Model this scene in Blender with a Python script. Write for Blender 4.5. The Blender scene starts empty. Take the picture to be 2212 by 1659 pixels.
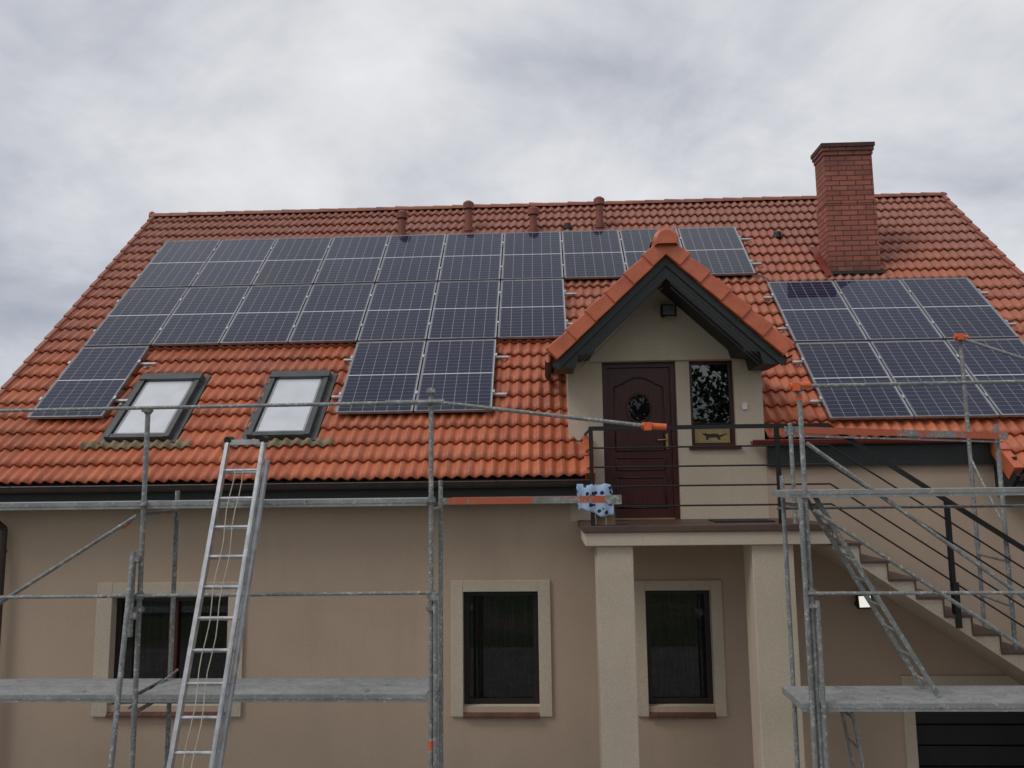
import bpy, math, random
from mathutils import Vector, Matrix
random.seed(7)
S=bpy.context.scene
col=S.collection
S.view_settings.view_transform='Standard'; S.view_settings.look='None'; S.view_settings.exposure=0

# ------------------------------------------------------------------ materials
class NT:
    def __init__(s,name):
        s.m=bpy.data.materials.new(name); s.m.use_nodes=True
        s.t=s.m.node_tree; s.n=s.t.nodes; s.l=s.t.links
        s.b=s.n['Principled BSDF']; s.out=s.n['Material Output']
    def add(s,t,**k):
        x=s.n.new(t)
        for a,v in k.items(): setattr(x,a,v)
        return x
    def link(s,a,b): s.l.new(a,b)
    def math(s,op,a,b=None,c=None):
        x=s.add('ShaderNodeMath',operation=op)
        for i,v in enumerate((a,b,c)):
            if v is None: continue
            if isinstance(v,(int,float)): x.inputs[i].default_value=v
            else: s.link(v,x.inputs[i])
        return x.outputs[0]
    def mix(s,f,a,b,bt='MIX'):
        x=s.add('ShaderNodeMix',data_type='RGBA',blend_type=bt)
        for i,v in ((0,f),(6,a),(7,b)):
            if isinstance(v,(int,float)): x.inputs[i].default_value=v
            elif isinstance(v,tuple): x.inputs[i].default_value=(v+(1,))[:4]
            else: s.link(v,x.inputs[i])
        return x.outputs[2]
    def noise(s,vec,scale,detail=4,rough=.55,dist=0):
        x=s.add('ShaderNodeTexNoise'); x.inputs['Scale'].default_value=scale
        x.inputs['Detail'].default_value=detail; x.inputs['Roughness'].default_value=rough
        x.inputs['Distortion'].default_value=dist
        if vec is not None: s.link(vec,x.inputs['Vector'])
        return x.outputs[0]
    def ramp(s,f,stops):
        x=s.add('ShaderNodeValToRGB'); e=x.color_ramp.elements
        while len(e)<len(stops): e.new(.5)
        for i,(p,c) in enumerate(stops):
            e[i].position=p; e[i].color=(c,c,c,1) if isinstance(c,(int,float)) else (c+(1,))[:4]
        s.link(f,x.inputs[0]); return x.outputs[0]
    def bump(s,h,st,dist=.01):
        x=s.add('ShaderNodeBump'); x.inputs['Strength'].default_value=st; x.inputs['Distance'].default_value=dist
        s.link(h,x.inputs['Height']); s.link(x.outputs[0],s.b.inputs['Normal'])
    def obj(s): return s.add('ShaderNodeTexCoord').outputs['Object']
    def uv(s): return s.add('ShaderNodeTexCoord').outputs['UV']
    def scale(s,v,sc):
        x=s.add('ShaderNodeMapping'); x.inputs['Scale'].default_value=sc; s.link(v,x.inputs[0]); return x.outputs[0]

def simple(name,c,rough=.6,metal=0,c2=None,nscale=6,lo=.4,hi=.65,bump=0,bscale=60,stretch=None,emit=None):
    k=NT(name); k.b.inputs['Roughness'].default_value=rough; k.b.inputs['Metallic'].default_value=metal
    v=k.obj()
    if stretch: v=k.scale(v,stretch)
    if c2 is None: c2=tuple(x*.75 for x in c)
    f=k.ramp(k.noise(v,nscale,6,.6),[(lo,0.),(hi,1.)])
    k.link(k.mix(f,c,c2),k.b.inputs['Base Color'])
    if bump: k.bump(k.noise(k.obj(),bscale,3),bump)
    return k.m

def stucco(name,c,c2):
    k=NT(name); k.b.inputs['Roughness'].default_value=.93; o=k.obj()
    f=k.ramp(k.noise(o,.9,6,.6),[(.35,0.),(.7,1.)])
    base=k.mix(f,c,c2)
    fine=k.ramp(k.noise(o,70,4,.75),[(.3,.76),(.7,1.12)])
    base=k.mix(1.,base,fine,'MULTIPLY')
    st=k.ramp(k.noise(k.scale(o,(2.2,2.2,.4)),1.2,5,.6),[(.5,1.),(.85,.90)])
    base=k.mix(1.,base,st,'MULTIPLY')
    k.link(base,k.b.inputs['Base Color'])
    k.bump(k.noise(o,110,3,.7),.5,.008)
    return k.m

M={}
M['wall']=stucco('beige_stucco',(.53,.405,.305),(.48,.365,.272))
M['trim']=stucco('light_stucco',(.60,.51,.405),(.54,.455,.36))
M['dwall']=stucco('dormer_stucco',(.62,.525,.405),(.56,.47,.36))

def tile_mat(name,gauge,wid,haze=1.):
    k=NT(name); o=k.obj(); u=k.uv()
    k.b.inputs['Roughness'].default_value=.50
    sp=k.add('ShaderNodeSeparateXYZ'); k.link(u,sp.inputs[0])
    ix=k.math('FLOOR',k.math('DIVIDE',sp.outputs[0],wid)); iy=k.math('FLOOR',k.math('DIVIDE',sp.outputs[1],gauge))
    cb=k.add('ShaderNodeCombineXYZ'); k.link(ix,cb.inputs[0]); k.link(iy,cb.inputs[1])
    wn=k.add('ShaderNodeTexWhiteNoise',noise_dimensions='2D'); k.link(cb.outputs[0],wn.inputs['Vector'])
    base=k.mix(wn.outputs['Value'],(.57,.160,.066),(.44,.110,.047))
    sp2=k.add('ShaderNodeSeparateXYZ'); k.link(o,sp2.inputs[0])
    # haze and grazing sheen painted in, duller towards the ridge; noise adds patchy weathering
    hz=k.math('ADD',k.math('MULTIPLY',k.math('SUBTRACT',sp2.outputs[2],4.6),.20*haze),k.math('MULTIPLY',k.math('SUBTRACT',k.noise(o,.8,5),.5),1.0))
    hz=k.ramp(hz,[(.0,0.),(.9,1.)])
    base=k.mix(hz,base,(.33,.125,.085))
    d=k.ramp(k.noise(o,2.4,8,.72),[(.48,0.),(.72,.60)])
    base=k.mix(d,base,(.22,.080,.050))
    d2=k.ramp(k.noise(k.scale(o,(5,1,1)),2.0,6,.7),[(.58,0.),(.78,.55)])
    base=k.mix(d2,base,(.12,.07,.052))
    lich=k.ramp(k.noise(o,14,5,.7),[(.68,0.),(.74,.35)])
    base=k.mix(lich,base,(.42,.34,.25))
    # joint between neighbouring tiles
    j=k.math('PINGPONG',sp.outputs[0],wid/2)
    jl=k.math('LESS_THAN',j,.005)
    base=k.mix(k.math('MULTIPLY',jl,.6),base,(.09,.03,.02))
    k.link(base,k.b.inputs['Base Color'])
    k.bump(k.noise(o,70,4,.7),.25,.004)
    return k.m
GA=.332
M['tile']=tile_mat('clay_roof_tiles',GA,.30)
M['ridge']=simple('ridge_tile_clay',(.34,.11,.066),.55,c2=(.21,.075,.052),nscale=3,bump=.2)
M['verge']=simple('verge_tile_clay',(.55,.135,.060),.42,c2=(.42,.10,.047),nscale=5,bump=.15)
M['black']=simple('black_underlay',(.012,.011,.011),.9)
M['dark']=simple('dark_fascia_wood',(.020,.023,.024),.55,c2=(.012,.014,.014),nscale=8,stretch=(1,1,12),bump=.1)
M['gutter']=simple('brown_gutter_metal',(.055,.034,.028),.4,c2=(.035,.023,.02))
M['redflash']=simple('red_flashing',(.22,.035,.025),.45)
M['frame']=simple('dark_brown_window_frame',(.018,.011,.009),.4)
M['redframe']=simple('mahogany_frame',(.07,.016,.011),.35)
M['door']=simple('mahogany_door',(.070,.014,.011),.36,c2=(.042,.009,.008),nscale=6,stretch=(8,8,1))
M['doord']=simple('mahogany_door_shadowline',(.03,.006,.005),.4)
M['sill']=simple('brown_sill_tile',(.13,.058,.042),.5,c2=(.09,.04,.032))
M['tread']=simple('brown_stair_tile',(.105,.06,.05),.5,c2=(.07,.045,.038))
M['rail']=simple('black_railing_paint',(.008,.009,.010),.5)
M['pvc']=simple('vent_clay',(.25,.065,.04),.6,c2=(.15,.045,.03))
M['blackp']=simple('black_plastic',(.015,.015,.016),.45)
M['greyal']=simple('grey_skylight_metal',(.085,.09,.09),.4,.3,c2=(.06,.065,.065))
M['flash']=simple('tan_lead_flashing',(.30,.24,.14),.8,c2=(.19,.14,.09),nscale=7)
M['alu']=simple('aluminium',(.60,.61,.62),.4,.75,c2=(.42,.43,.44),nscale=9)
M['alus']=simple('panel_frame_aluminium',(.34,.35,.37),.4,.5)
M['orange']=simple('orange_paint',(.75,.13,.03),.5,c2=(.55,.12,.05),nscale=14)
M['white']=simple('white_plastic',(.75,.74,.70),.5)
M['concrete']=simple('paving',(.25,.24,.22),.9,c2=(.18,.17,.16),nscale=2)
M['cardboard']=simple('cardboard',(.30,.21,.13),.8)
M['mat']=simple('rubber_mat',(.02,.02,.022),.8)
M['rope']=simple('rope',(.55,.50,.38),.9)
M['brass']=simple('brass_handle',(.45,.33,.13),.35,.8)
M['yellow']=simple('yellow_cloth',(.38,.29,.13),.8,c2=(.28,.22,.10),nscale=20)
M['sil']=simple('dark_silhouette',(.04,.03,.02),.8)

def galv(name,wt,red=0.,a=(.17,.18,.18),b=(.27,.28,.275),sc=26):
    k=NT(name); o=k.obj(); k.b.inputs['Roughness'].default_value=.62; k.b.inputs['Metallic'].default_value=.2
    base=k.mix(k.ramp(k.noise(o,7,6,.65),[(.35,0.),(.7,1.)]),a,b)
    sp=k.ramp(k.noise(o,sc,6,.75),[(.55-wt,0.),(.63-wt,.9)])
    base=k.mix(sp,base,(.50,.50,.47))
    rust=k.ramp(k.noise(o,9,6,.7,.5),[(.60,0.),(.7,.8)])
    base=k.mix(rust,base,(.10,.06,.045))
    if red:
        r=k.ramp(k.noise(k.scale(o,(1,1,.3)),2.3,6,.7),[(.62-red,0.),(.66-red,.9)])
        base=k.mix(r,base,(.48,.10,.04))
    k.link(base,k.b.inputs['Base Color']); k.bump(k.noise(o,60,4),.2,.004)
    return k.m
M['galv']=galv('galvanised_tube',.02)
M['deck']=galv('perforated_steel_deck',.02,0,(.26,.27,.27),(.40,.41,.40),40)
M['edge']=galv('deck_edge_profile',-.02,0,(.23,.24,.24),(.33,.34,.335),16)
M['galvr']=galv('red_painted_ledger',.0,.18)

def brick():
    k=NT('chimney_brick'); u=k.uv()
    b=k.add('ShaderNodeTexBrick'); k.link(u,b.inputs['Vector'])
    b.inputs['Scale'].default_value=1; b.inputs['Mortar Size'].default_value=.010; b.inputs['Mortar Smooth'].default_value=.1
    b.inputs['Brick Width'].default_value=.28; b.inputs['Row Height'].default_value=.092; b.inputs['Bias'].default_value=-.1
    b.inputs['Color1'].default_value=(.40,.125,.085,1); b.inputs['Color2'].default_value=(.27,.085,.062,1); b.inputs['Mortar'].default_value=(.065,.042,.038,1)
    o=k.obj(); base=k.mix(k.ramp(k.noise(o,5,6,.7),[(.45,0.),(.75,.6)]),b.outputs[0],(.15,.045,.035))
    sp=k.add('ShaderNodeSeparateXYZ'); k.link(o,sp.inputs[0])
    soot=k.math('MULTIPLY',k.ramp(k.math('SUBTRACT',sp.outputs[2],9.3),[(0,0.),(.8,1.)]),k.noise(o,4,5))
    base=k.mix(soot,base,(.06,.03,.028))
    soot2=k.math('MULTIPLY',k.ramp(k.math('SUBTRACT',8.15,sp.outputs[2]),[(0,0.),(.5,1.)]),k.noise(o,5,5))
    base=k.mix(soot2,base,(.05,.03,.028))
    k.link(base,k.b.inputs['Base Color']); k.b.inputs['Roughness'].default_value=.85
    h=k.math('SUBTRACT',k.math('MULTIPLY',k.noise(o,60,4),.3),b.outputs[1]); k.bump(h,.6,.008)
    return k.m
M['brick']=brick()
M['brickd']=simple('sooty_brick_cap',(.09,.04,.035),.9,c2=(.05,.03,.028),nscale=8,bump=.3)

def panel():
    k=NT('solar_cells'); u=k.uv(); sp=k.add('ShaderNodeSeparateXYZ'); k.link(u,sp.inputs[0])
    fu=k.math('FRACT',sp.outputs[0]); fv=k.math('FRACT',sp.outputs[1])
    cu=k.math('MULTIPLY',k.math('SUBTRACT',fu,.02),6/.96); cv=k.math('MULTIPLY',k.math('SUBTRACT',fv,.012),20/.976)
    lu=k.math('LESS_THAN',k.math('PINGPONG',cu,.5),.018)
    lv=k.math('LESS_THAN',k.math('PINGPONG',cv,.5),.026)
    lm=k.math('LESS_THAN',k.math('ABSOLUTE',k.math('SUBTRACT',fv,.5)),.0055)
    e=k.math('MAXIMUM',k.math('LESS_THAN',k.math('PINGPONG',sp.outputs[0],.5),.010),k.math('LESS_THAN',k.math('PINGPONG',sp.outputs[1],.5),.007))
    bus=k.math('LESS_THAN',k.math('PINGPONG',k.math('MULTIPLY',cu,9),.5),.07)
    wn=k.add('ShaderNodeTexWhiteNoise',noise_dimensions='2D')
    cb=k.add('ShaderNodeCombineXYZ'); k.link(k.math('FLOOR',sp.outputs[0]),cb.inputs[0]); k.link(k.math('FLOOR',sp.outputs[1]),cb.inputs[1]); k.link(cb.outputs[0],wn.inputs['Vector'])
    cell=k.mix(wn.outputs['Value'],(.004,.006,.026),(.008,.011,.040))
    c=k.mix(k.math('MULTIPLY',bus,.3),cell,(.10,.11,.15))
    c=k.mix(k.math('MULTIPLY',lv,.5),c,(.38,.39,.43))
    c=k.mix(k.math('MULTIPLY',lu,.65),c,(.45,.46,.48))
    c=k.mix(k.math('MAXIMUM',lm,e),c,(.58,.59,.61))
    k.link(c,k.b.inputs['Base Color']); k.b.inputs['Roughness'].default_value=.3
    k.b.inputs['Coat Weight'].default_value=1; k.b.inputs['Coat Roughness'].default_value=.02; k.b.inputs['Coat IOR'].default_value=1.45
    k.b.inputs['Specular IOR Level'].default_value=.05
    return k.m
M['panel']=panel()

def glass(name,f,tint):
    k=NT(name); k.n.remove(k.b)
    t=k.add('ShaderNodeBsdfTransparent'); t.inputs[0].default_value=(tint,tint,tint,1)
    g=k.add('ShaderNodeBsdfGlossy'); g.inputs['Roughness'].default_value=.01; g.inputs[0].default_value=(.95,.97,1,1)
    fr=k.add('ShaderNodeFresnel'); fr.inputs[0].default_value=1.5
    mx=k.add('ShaderNodeMixShader'); k.link(k.math('ADD',fr.outputs[0],f),mx.inputs[0]); k.link(t.outputs[0],mx.inputs[1]); k.link(g.outputs[0],mx.inputs[2])
    k.link(mx.outputs[0],k.out.inputs[0]); return k.m
M['glass']=glass('window_glass',.01,.6)
M['glassr']=glass('reflective_window_glass',.07,.4)

def curtain():
    k=NT('lace_curtain'); o=k.obj(); k.b.inputs['Roughness'].default_value=.9
    f=k.ramp(k.noise(k.scale(o,(14,1,1.2)),1.6,5,.6),[(.4,0.),(.7,1.)])
    v=k.add('ShaderNodeTexVoronoi'); v.inputs['Scale'].default_value=22; k.link(o,v.inputs['Vector'])
    f2=k.ramp(v.outputs[0],[(.2,.6),(.6,1.)])
    k.link(k.mix(1.,k.mix(f,(.022,.024,.024),(.10,.105,.10)),f2,'MULTIPLY'),k.b.inputs['Base Color']); return k.m
M['curtain']=curtain()
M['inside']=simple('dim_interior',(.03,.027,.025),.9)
k=NT('skylight_blind_glass'); k.b.inputs['Roughness'].default_value=.5
k.b.inputs['Coat Weight'].default_value=1; k.b.inputs['Coat Roughness'].default_value=.02; o=k.obj()
k.link(k.mix(k.ramp(k.noise(o,3,4),[(.4,0.),(.7,1.)]),(.62,.64,.67),(.53,.55,.58)),k.b.inputs['Base Color']); M['skyglass']=k.m
k=NT('lit_led_lamp'); k.b.inputs['Base Color'].default_value=(.4,.4,.4,1); k.b.inputs['Emission Color'].default_value=(1,.97,.9,1); k.b.inputs['Emission Strength'].default_value=.8; M['led']=k.m
def spotted():
    k=NT('spotted_fleece'); v=k.add('ShaderNodeTexVoronoi'); v.inputs['Scale'].default_value=14; k.link(k.obj(),v.inputs['Vector'])
    n=k.noise(k.obj(),30,4); f=k.ramp(k.math('ADD',v.outputs[0],k.math('MULTIPLY',k.math('SUBTRACT',n,.5),.5)),[(.32,1.),(.38,0.)])
    k.link(k.mix(f,(.34,.45,.62),(.015,.02,.05)),k.b.inputs['Base Color']); k.b.inputs['Roughness'].default_value=.95; k.bump(n,.5,.01); return k.m
M['fleece']=spotted()
def ground():
    k=NT('grass_and_gravel'); o=k.obj(); k.b.inputs['Roughness'].default_value=.95
    g=k.mix(k.ramp(k.noise(o,2,8,.7),[(.3,0.),(.7,1.)]),(.045,.075,.022),(.085,.105,.04))
    d=k.ramp(k.noise(o,.12,6,.6),[(.52,0.),(.6,1.)])
    k.link(k.mix(d,g,(.16,.13,.095)),k.b.inputs['Base Color']); k.bump(k.noise(o,20,6),.6,.03); return k.m
M['ground']=ground()
M['leaf']=simple('foliage',(.05,.095,.025),.7,c2=(.025,.05,.015),nscale=.6)
M['bark']=simple('bark',(.07,.05,.035),.9)

# ------------------------------------------------------------------ mesh builder
class MB:
    def __init__(s): s.v=[]; s.f=[]; s.m=[]; s.uv=[]; s.mats=[]; s.sm=[]
    def mi(s,m):
        if m not in s.mats: s.mats.append(m)
        return s.mats.index(m)
    def poly(s,pts,m,uv=None,smooth=False):
        pts=[Vector(p) for p in pts]; b=len(s.v); s.v+= [tuple(p) for p in pts]
        s.f.append(tuple(range(b,b+len(pts)))); s.m.append(s.mi(m)); s.sm.append(smooth)
        if uv is None:
            n=(pts[1]-pts[0]).cross(pts[2]-pts[0]); a=[abs(x) for x in n]
            if a[0]>=a[1] and a[0]>=a[2]: uv=[(p.y,p.z) for p in pts]
            elif a[1]>=a[2]: uv=[(p.x,p.z) for p in pts]
            else: uv=[(p.x,p.y) for p in pts]
        s.uv+=uv
    def hexa(s,c,m):   # 8 corners: bottom 0-3 ccw, top 4-7
        for q in ((3,2,1,0),(4,5,6,7),(0,1,5,4),(1,2,6,5),(2,3,7,6),(3,0,4,7)): s.poly([c[i] for i in q],m)
    def box(s,x0,x1,y0,y1,z0,z1,m):
        s.hexa([(x0,y0,z0),(x1,y0,z0),(x1,y1,z0),(x0,y1,z0),(x0,y0,z1),(x1,y0,z1),(x1,y1,z1),(x0,y1,z1)],m)
    def beam(s,p,q,w,h,m,up=(0,0,1)):
        p=Vector(p);q=Vector(q);d=(q-p).normalized();u=Vector(up)
        if abs(d.dot(u))>.98: u=Vector((0,1,0))
        a=d.cross(u).normalized()*w/2; b=a.cross(d).normalized()*h/2
        s.hexa([p-a-b,p+a-b,q+a-b,q-a-b,p-a+b,p+a+b,q+a+b,q-a+b],m)
    def tube(s,p,q,r,m,n=10,r2=None,cap=True):
        p=Vector(p);q=Vector(q);r2=r if r2 is None else r2;d=(q-p).normalized()
        u=Vector((0,0,1)) if abs(d.z)<.9 else Vector((1,0,0)); a=d.cross(u).normalized(); b=d.cross(a)
        A=[];B=[]
        for i in range(n):
            t=2*math.pi*i/n; o=a*math.cos(t)+b*math.sin(t); A.append(p+o*r);B.append(q+o*r2)
        for i in range(n):
            j=(i+1)%n; s.poly([A[i],A[j],B[j],B[i]],m,smooth=True)
        if cap: s.poly(A[::-1],m); s.poly(B,m)
    def prism(s,pts,y0,y1,m):  # xz polygon extruded in y
        s.poly([(x,y0,z) for x,z in pts],m); s.poly([(x,y1,z) for x,z in pts][::-1],m)
        for i in range(len(pts)):
            a=pts[i];b=pts[(i+1)%len(pts)]; s.poly([(a[0],y0,a[1]),(a[0],y1,a[1]),(b[0],y1,b[1]),(b[0],y0,b[1])],m)
    def make(s,name,parent=None,bevel=0,merge=False):
        me=bpy.data.meshes.new(name); me.from_pydata(s.v,[],s.f)
        for m in s.mats: me.materials.append(M[m])
        me.polygons.foreach_set('material_index',s.m); me.polygons.foreach_set('use_smooth',s.sm)
        ul=me.uv_layers.new(name='UVMap'); ul.data.foreach_set('uv',[c for t in s.uv for c in t])
        me.update(); ob=bpy.data.objects.new(name,me); col.objects.link(ob)
        if merge or bevel:
            w=ob.modifiers.new('weld','WELD'); w.merge_threshold=.0004
        if bevel:
            b=ob.modifiers.new('bevel','BEVEL'); b.width=bevel; b.segments=2; b.limit_method='ANGLE'
        if parent: ob.parent=parent
        return ob
def empty(name):
    e=bpy.data.objects.new(name,None); e.empty_display_size=.3; col.objects.link(e); return e

house=empty('detached_house')
WY=10.4

# ------------------------------------------------------------------ walls
def wall(mb,X0,X1,Z0,Z1,ops,Y,m,rev=.14,mr=None):
    xs=sorted({X0,X1}|{a for o in ops for a in o[:2] if X0<a<X1}); zs=sorted({Z0,Z1}|{a for o in ops for a in o[2:] if Z0<a<Z1})
    for i in range(len(xs)-1):
        for j in range(len(zs)-1):
            cx=(xs[i]+xs[i+1])/2; cz=(zs[j]+zs[j+1])/2
            if any(o[0]<cx<o[1] and o[2]<cz<o[3] for o in ops): continue
            mb.poly([(xs[i],Y,zs[j]),(xs[i+1],Y,zs[j]),(xs[i+1],Y,zs[j+1]),(xs[i],Y,zs[j+1])],m)
    for a,b,c,d in ops:
        mm=mr or m; Y2=Y+rev
        mb.poly([(a,Y,c),(a,Y,d),(a,Y2,d),(a,Y2,c)],mm); mb.poly([(b,Y,c),(b,Y2,c),(b,Y2,d),(b,Y,d)],mm)
        mb.poly([(a,Y,d),(b,Y,d),(b,Y2,d),(a,Y2,d)],mm); mb.poly([(a,Y,c),(a,Y2,c),(b,Y2,c),(b,Y,c)],mm)
mb=MB()
W1=(-5.80,-4.22,1.30,2.70); W2=(-1.10,-.11,1.29,2.74); W3=(1.28,2.13,1.29,2.74); G=(4.61,7.0,0.0,1.54)
wall(mb,-7.7,7.7,0,3.64,[W1,W2,W3,G],WY,'wall',.16,'trim')
wall(mb,-7.7,.34,3.64,4.55,[],WY,'wall'); wall(mb,2.93,7.7,3.64,4.62,[],WY,'wall')
# side gables and back
for x in(-7.7,7.7):
    mb.poly([(x,WY,0),(x,20.7,0),(x,20.7,4.5),(x,15.55,9.6),(x,WY,4.5)],'wall')
mb.poly([(-7.7,20.7,0),(7.7,20.7,0),(7.7,20.7,4.6),(-7.7,20.7,4.6)],'wall')
mb.poly([(-7.7,WY+.3,3.3),(7.7,WY+.3,3.3),(7.7,20.6,3.3),(-7.7,20.6,3.3)],'inside')
mb.make('walls',house)

mb=MB()   # dormer front + cheeks
D=(.80,1.79,3.645,5.755); DW=(1.97,2.56,4.60,5.755)
wall(mb,.34,2.93,3.64,5.76,[D,DW],WY,'dwall',.13)
mb.prism([(.34,5.76),(2.92,5.76),(2.92,5.84),(1.60,7.08),(.34,5.84)],WY-.06,WY+.1,'dwall')
for x in(.34,2.93):
    mb.poly([(x,WY,4.5),(x,WY,5.84),(x,11.9,5.84),(x,10.5,4.5)],'dwall')
mb.make('dormer_walls',house)

# trims round the ground-floor windows
mb=MB()
def trim(o,t,tb,m='trim'):
    a,b,c,d=o; y0,y1=WY-.035,WY+.012
    mb.box(a-t,a+.002,y0,y1,c-tb,d+t*.9,m); mb.box(b-.002,b+t,y0,y1,c-tb,d+t*.9,m)
    mb.box(a+.002,b-.002,y0+.002,y1,d-.002,d+t*.9-.002,m)
trim(W1,.21,.13); trim(W2,.16,.12); trim(W3,.14,.12); trim(G,.14,0)
mb.make('window_surrounds',house,bevel=.006)
mb=MB()
for o in(W1,W2,W3):
    n=int((o[1]-o[0])/.12)
    for i in range(n):
        w=(o[1]-o[0])/n; a=o[0]+i*w
        mb.hexa([(a+.002,WY-.06,o[2]-.135),(a+w-.002,WY-.06,o[2]-.135),(a+w-.002,WY+.15,o[2]-.02),(a+.002,WY+.15,o[2]-.02),(a+.002,WY-.06,o[2]-.105),(a+w-.002,WY-.06,o[2]-.105),(a+w-.002,WY+.15,o[2]+.004),(a+.002,WY+.15,o[2]+.004)],'sill')
mb.make('window_sills',house)

def window(name,o,Y,fm,mull=(),gl='glass',cur=True,fw=.07):
    mb=MB(); a,b,c,d=o
    mb.box(a,a+fw,Y,Y+.07,c,d,fm); mb.box(b-fw,b,Y,Y+.07,c,d,fm)
    mb.box(a+fw,b-fw,Y+.001,Y+.07,c,c+fw,fm); mb.box(a+fw,b-fw,Y+.001,Y+.07,d-fw,d,fm)
    for x in mull: mb.box(x-.06,x+.06,Y-.012,Y+.07,c+fw,d-fw,'redframe')
    mb.poly([(a+fw,Y+.035,c+fw),(b-fw,Y+.035,c+fw),(b-fw,Y+.035,d-fw),(a+fw,Y+.035,d-fw)],gl)
    if cur:   # pleated curtain
        n=60; 
        for i in range(n):
            x0=a+(b-a)*i/n; x1=a+(b-a)*(i+1)/n; f=lambda x: Y+.16+.018*math.sin(x*55)+.01*math.sin(x*23)
            mb.poly([(x0,f(x0),c+.02),(x1,f(x1),c+.02),(x1,f(x1),d),(x0,f(x0),d)],'curtain',smooth=True)
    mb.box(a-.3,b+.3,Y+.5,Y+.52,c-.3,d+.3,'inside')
    mb.make(name,house)
window('window_left_room',W1,WY+.10,'frame',[(W1[0]+W1[1])/2])
window('window_kitchen',W2,WY+.10,'frame')
window('window_porch',W3,WY+.10,'frame')
window('dormer_window',DW,WY+.07,'redframe',gl='glassr',fw=.045,cur=False)
mb=MB(); mb.box(DW[0]-.04,DW[1]+.05,WY-.05,WY+.06,DW[2]-.04,DW[2]-.002,'redframe'); mb.make('dormer_window_sill',house,bevel=.005)
# little decorated cloth in the dormer window
mb=MB(); mb.poly([(2.03,WY+.100,4.65),(2.50,WY+.100,4.65),(2.50,WY+.100,4.87),(2.03,WY+.100,4.87)],'yellow')
dog=[(2.12,4.79),(2.15,4.775),(2.17,4.785),(2.19,4.77),(2.33,4.775),(2.36,4.75),(2.44,4.77),(2.45,4.78),(2.46,4.765),(2.37,4.725),(2.36,4.70),(2.385,4.69),(2.34,4.69),(2.32,4.725),(2.22,4.72),(2.20,4.69),(2.17,4.69),(2.185,4.72),(2.17,4.75),(2.14,4.76)]
mb.poly([(x,WY+.096,z) for x,z in dog],'sil')
mb.make('dog_silhouette_cloth',house)
# garage opening
mb=MB()
for i in range(6): mb.box(G[0],G[1],WY+.14,WY+.17,.01+i*.255,.25+i*.255,'blackp')
mb.make('garage_door',house,bevel=.008)

# ------------------------------------------------------------------ front door
mb=MB(); a,b,c,d=D; y=WY+.09
mb.box(a,a+.07,y-.03,y+.05,c,d,'door'); mb.box(b-.07,b,y-.03,y+.05,c,d,'door'); mb.box(a+.07,b-.07,y-.029,y+.05,d-.07,d,'door')
mb.box(a+.07,b-.07,y+.005,y+.05,c+.02,d-.07,'door')
mb.box(a+.07,b-.07,y-.04,y+.06,c-.002,c+.02,'brass')
cx=(a+b)/2
def panelframe(pts,w,yy,m):
    n=len(pts)
    for i in range(n):
        p=pts[i];q_=pts[(i+1)%n]; mb.tube((p[0],yy,p[1]),(q_[0],yy,q_[1]),w,m,6)
up=[(a+.17,4.56),(b-.17,4.56),(b-.17,5.42)]
for i in range(9):
    t=i/8; x=b-.17-(b-a-.34)*t; up.append((x,5.42+.13*math.sin(math.pi*t)**1.5))
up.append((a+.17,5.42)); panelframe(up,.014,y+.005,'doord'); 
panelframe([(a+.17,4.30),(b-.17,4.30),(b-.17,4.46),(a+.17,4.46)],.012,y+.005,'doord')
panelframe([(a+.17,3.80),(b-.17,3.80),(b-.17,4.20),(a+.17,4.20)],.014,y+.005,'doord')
mb.box(a+.21,b-.21,y-.008,y+.006,3.84,4.16,'door'); 
ov=[(cx+.165*math.cos(t*math.pi/14),5.13+.195*math.sin(t*math.pi/14)) for t in range(28)]
panelframe(ov,.018,y+.002,'door')
mb.poly([(x,y-.001,z) for x,z in ov],'glass'); mb.poly([(x,y+.003,z) for x,z in ov],'inside')
mb.box(b-.155,b-.12,y-.02,y+.005,4.58,4.78,'brass'); mb.tube((b-.137,y-.05,4.70),(b-.27,y-.055,4.695),.011,'brass',8); mb.tube((b-.137,y-.05,4.70),(b-.137,y,4.70),.009,'brass',8)
mb.make('front_door',house,bevel=.004)

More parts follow.
